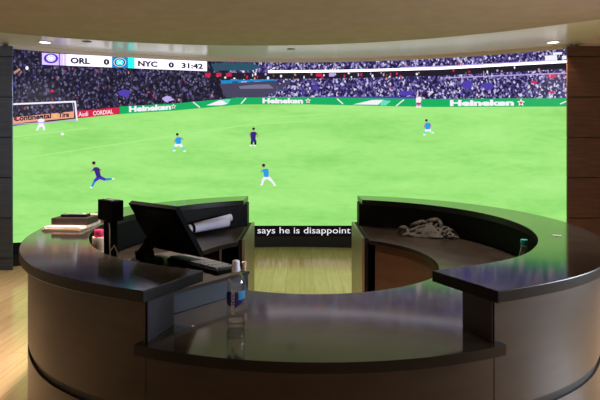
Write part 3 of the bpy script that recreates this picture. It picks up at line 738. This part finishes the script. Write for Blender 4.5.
# ------------------------------------------------------------------ crumpled grey cloth on the right work surface
def cloth():
    # folds as (depth, radius, [(x, z)...]) in units of 1.4 mm, front of the heap at depth 0
    k = .0014
    folds = [(50, 14, [(-190, 10), (-178, 42), (-155, 52), (-135, 36), (-128, 12)]), (75, 12, [(-120, 12), (-108, 58), (-66, 80), (-28, 84), (0, 70)]),
             (70, 15, [(-35, 72), (8, 98), (48, 102), (72, 78), (66, 44)]), (30, 11, [(-112, 14), (-70, 22), (-30, 44), (-8, 70)]),
             (55, 12, [(-118, 34), (-70, 48), (-20, 66), (28, 84)]), (6, 11, [(-42, 7), (0, 8), (42, 14), (84, 40), (100, 46)]),
             (28, 10, [(-36, 26), (0, 34), (40, 38), (60, 64)]), (40, 11, [(78, 34), (118, 50), (152, 34), (178, 10)]),
             (4, 11, [(30, 6), (90, 7), (130, 16), (146, 34)]), (16, 9, [(98, 20), (122, 36), (142, 22), (176, 8)]),
             (24, 11, [(-160, 12), (-132, 9), (-100, 8), (-64, 14)]), (44, 9, [(-4, 46), (28, 60), (48, 84)]), (88, 12, [(-60, 30), (0, 48), (60, 44), (120, 22)]),
             (60, 9, [(60, 30), (84, 54), (112, 58), (136, 40)]), (20, 8, [(-90, 20), (-56, 34), (-40, 52)])]
    bm = bmesh.new()
    for dep, rad, pts in folds:
        P_ = []
        for i in range(len(pts)-1):                       # smooth the path
            p0, p1, p2, p3 = (pts[max(0, i-1)], pts[i], pts[i+1], pts[min(len(pts)-1, i+2)])
            for j in range(6):
                t = j/6
                P_.append([.5*(2*p1[q]+(p2[q]-p0[q])*t+(2*p0[q]-5*p1[q]+4*p2[q]-p3[q])*t*t+(3*p1[q]-p0[q]-3*p2[q]+p3[q])*t**3) for q in (0, 1)])
        P_.append(list(pts[-1])); n = len(P_)
        path = [(x*k, (dep-50+10*math.sin(i*.5+dep))*k*1.5, max(z-rad*.3, rad*.75)*k) for i, (x, z) in enumerate(P_)]
        add_tube(bm, path, [rad*k*(.62+.45*math.sin(math.pi*i/(n-1))) for i in range(n)], 10)
    # the flat cloth below the folds
    prof = []
    g = []
    for j in range(15):
        row = []
        for i in range(31):
            u = i/15-1; v = j/7-1; a = math.atan2(v, u); m_ = max(abs(u), abs(v)); e = m_/max(1e-6, math.hypot(u, v)) if m_ else 1
            w = .9+.12*mnoise.noise(Vector((math.cos(a)*2, math.sin(a)*2, 3)))
            h = max(0, 1-m_**4)**.6*(.030+.062*math.exp(-((u-.1)**2)/.16)-.012*math.exp(-((u+.62)**2)/.01)+.012*math.exp(-((u+.35)**2)/.05))+.003
            row.append(bm.verts.new((u*e*w*.245, v*e*w*.115, h)))
        g.append(row)
    low = [[bm.verts.new((v.co.x, v.co.y, .0)) for v in row] for row in g]
    for j in range(14):
        for i in range(30):
            bm.faces.new((g[j][i], g[j][i+1], g[j+1][i+1], g[j+1][i])); bm.faces.new((low[j][i], low[j+1][i], low[j+1][i+1], low[j][i+1]))
    rim = [(0, i) for i in range(30)]+[(j, 30) for j in range(14)]+[(14, i) for i in range(30, 0, -1)]+[(j, 0) for j in range(14, 0, -1)]
    for q in range(len(rim)):
        a, b = rim[q], rim[(q+1) % len(rim)]
        bm.faces.new((low[a[0]][a[1]], low[b[0]][b[1]], g[b[0]][b[1]], g[a[0]][a[1]]))
    bmesh.ops.recalc_face_normals(bm, faces=bm.faces)
    return bm
M_cloth = noisy(mat('grey_cotton', (74, 70, 66), .95, spec=.1), (66, 63, 59), (84, 80, 75), (1, 1, 1), 4, bump=.3, nscale=60)
o = obj('cloth', cloth(), M_cloth, None, 80)
rm = o.modifiers.new('weld', 'REMESH'); rm.mode = 'VOXEL'; rm.voxel_size = .0042; rm.use_smooth_shade = True
sm_ = o.modifiers.new('soften', 'SMOOTH'); sm_.iterations = 4; sm_.factor = .5
o.location = (*at(429, 236, ZW), ZW); o.rotation_euler = (0, 0, R(-14))
tag(o, 'crumpled dark grey cloth heaped on the right work surface', 'cloth')

# scraps
def scrap(x, y, z, rz, w, d, label):
    bm = bmesh.new(); n = 6; g = []
    for j in range(4):
        g.append([bm.verts.new((w*(i/n-.5), d*(j/3-.5), .001+.004*abs(math.sin(i*1.3+j)))) for i in range(n+1)])
    for j in range(3):
        for i in range(n): bm.faces.new((g[j][i], g[j][i+1], g[j+1][i+1], g[j+1][i]))
    bmesh.ops.solidify(bm, geom=bm.faces[:], thickness=.0006)
    bmesh.ops.recalc_face_normals(bm, faces=bm.faces)
    o = obj('paper_scrap', bm, M_white_pl, None, 60); o.location = (x, y, z); o.rotation_euler = (0, 0, R(rz)); return tag(o, label, 'paper scrap')
scrap(*at(193, 327, ZL), ZL+.001, 20, .010, .008, 'tiny white crumb of paper on the low counter left of the bottle')
scrap(*at(557, 236, ZH), ZH+.001, -15, .05, .03, 'small white paper scrap on the right raised counter')

# ------------------------------------------------------------------ ceiling fittings
M_lamp = emit('lamp_lens', (255, 246, 250), 6)
def downlight(px, py, z, label):
    D = (z-EYE)*F/(HY-py); x = (px-HX)/F*D
    o = thing('downlight', label, 'downlight', (x, D, z), 0, 'recessed downlights')
    obj('trim_ring', lathe([(.062, -.001), (.085, -.001), (.088, -.006), (.066, -.010), (.062, -.001)], 32), M_white, o, 40)
    obj('lens', lathe([(0, -.002), (.061, -.002), (.061, -.005), (0, -.007)], 32), M_lamp, o, 40)
    return o, x, D
lamps = []
for px, py, z, lb in ((45, 42, CEIL, 'round recessed downlight in the pale soffit above the score bar'), (553, 42, CEIL, 'round recessed downlight in the pale soffit by the right wood wall')):
    o, x, D = downlight(px, py, z, lb); lamps.append((x, D, z))
def cover(px, py, lb):
    D = (CEIL-EYE)*F/(HY-py); x = (px-HX)/F*D
    o = thing('sprinkler_cover', lb, 'sprinkler cover', (x, D, CEIL), 0, 'sprinkler covers')
    obj('plate', lathe([(0, -.001), (.05, -.001), (.05, -.005), (.044, -.008), (0, -.008)], 28), mat('cover_grey', (120, 104, 90), .4), o, 40)
    obj('rim', lathe([(.05, -.0005), (.058, -.0005), (.058, -.003), (.05, -.004), (.05, -.0005)], 28), M_groove, o, 40)
cover(87, 41.5, 'small round sprinkler cover in the soffit over the score bar'); cover(291, 49, 'small round sprinkler cover in the soffit at the middle')

# ------------------------------------------------------------------ light
def light(kind, name, loc, energy, color=(1, 1, 1), size=.3, aim=None, spot=None, blend=.6):
    l = bpy.data.lights.new(name, kind); l.energy = energy; l.color = color
    if kind == 'AREA': l.shape = 'DISK'; l.size = size
    if kind == 'SPOT': l.spot_size = R(spot); l.spot_blend = blend; l.shadow_soft_size = size
    o = bpy.data.objects.new(name, l); C.objects.link(o); o.location = loc
    if aim: o.rotation_euler = (Vector(aim)-Vector(loc)).to_track_quat('-Z', 'Y').to_euler()
    return o
WARM = (1, .86, .74)
for x, y, z in lamps: light('SPOT', 'downlight_lamp', (x, y, z-.03), 120, (1, .93, .9), .05, (x, y, 0), 100)
for x, y, e, an in ((-3.1, 4.6, 260, 75), (-2.95, 3.1, 230, 65), (-3.05, 1.5, 120, 45), (-1.35, 3.3, 400, 70), (3.1, 4.6, 420, 75), (3.0, 2.2, 380, 75), (1.3, 3.7, 240, 80), (0.0, 3.3, 330, 80), (0.0, 5.6, 150, 75), (-1.2, -.6, 40, 75), (1.5, -.4, 130, 75), (0, -3.0, 380, 65), (2.6, -2.6, 380, 65), (-2.6, -2.6, 380, 65)):
    light('SPOT', 'ceiling_fill_spot', (x, y, LOWC-.02), e, WARM, .07, (x, y, 0), an, .7)  # added fill spots without fittings, brightening floor, desk and ceiling
# daylight from the window side of the lobby, right of the desk
l = light('AREA', 'window_daylight', (5.4, 2.3, 1.6), 105, (.74, .86, 1), 1.8, (-3.0, 3.5, 1.0)); l.data.spread = R(105)
w = bpy.data.worlds.new('World'); sc.world = w; w.use_nodes = True
w.node_tree.nodes['Background'].inputs[0].default_value = (*lin((255, 226, 190)), 1)
w.node_tree.nodes['Background'].inputs[1].default_value = .5

# ------------------------------------------------------------------ camera
cd = bpy.data.cameras.new('Camera'); cam = bpy.data.objects.new('Camera', cd); C.objects.link(cam)
cam.location = (0, 0, EYE); cam.rotation_euler = (R(90), 0, 0)
cd.sensor_width = 36; cd.lens = F/600*36; cd.shift_y = (HY-200)/600
cd.clip_start = .02
sc.camera = cam
sc.view_settings.view_transform = 'Standard'; sc.view_settings.look = 'None'
sc.view_settings.exposure = 0; sc.view_settings.gamma = 1; sc.view_settings.use_curve_mapping = False
sc.cycles.use_denoising = True
sc.cycles.max_bounces = 8; sc.cycles.transparent_max_bounces = 16
sc.cycles.sample_clamp_indirect = 6
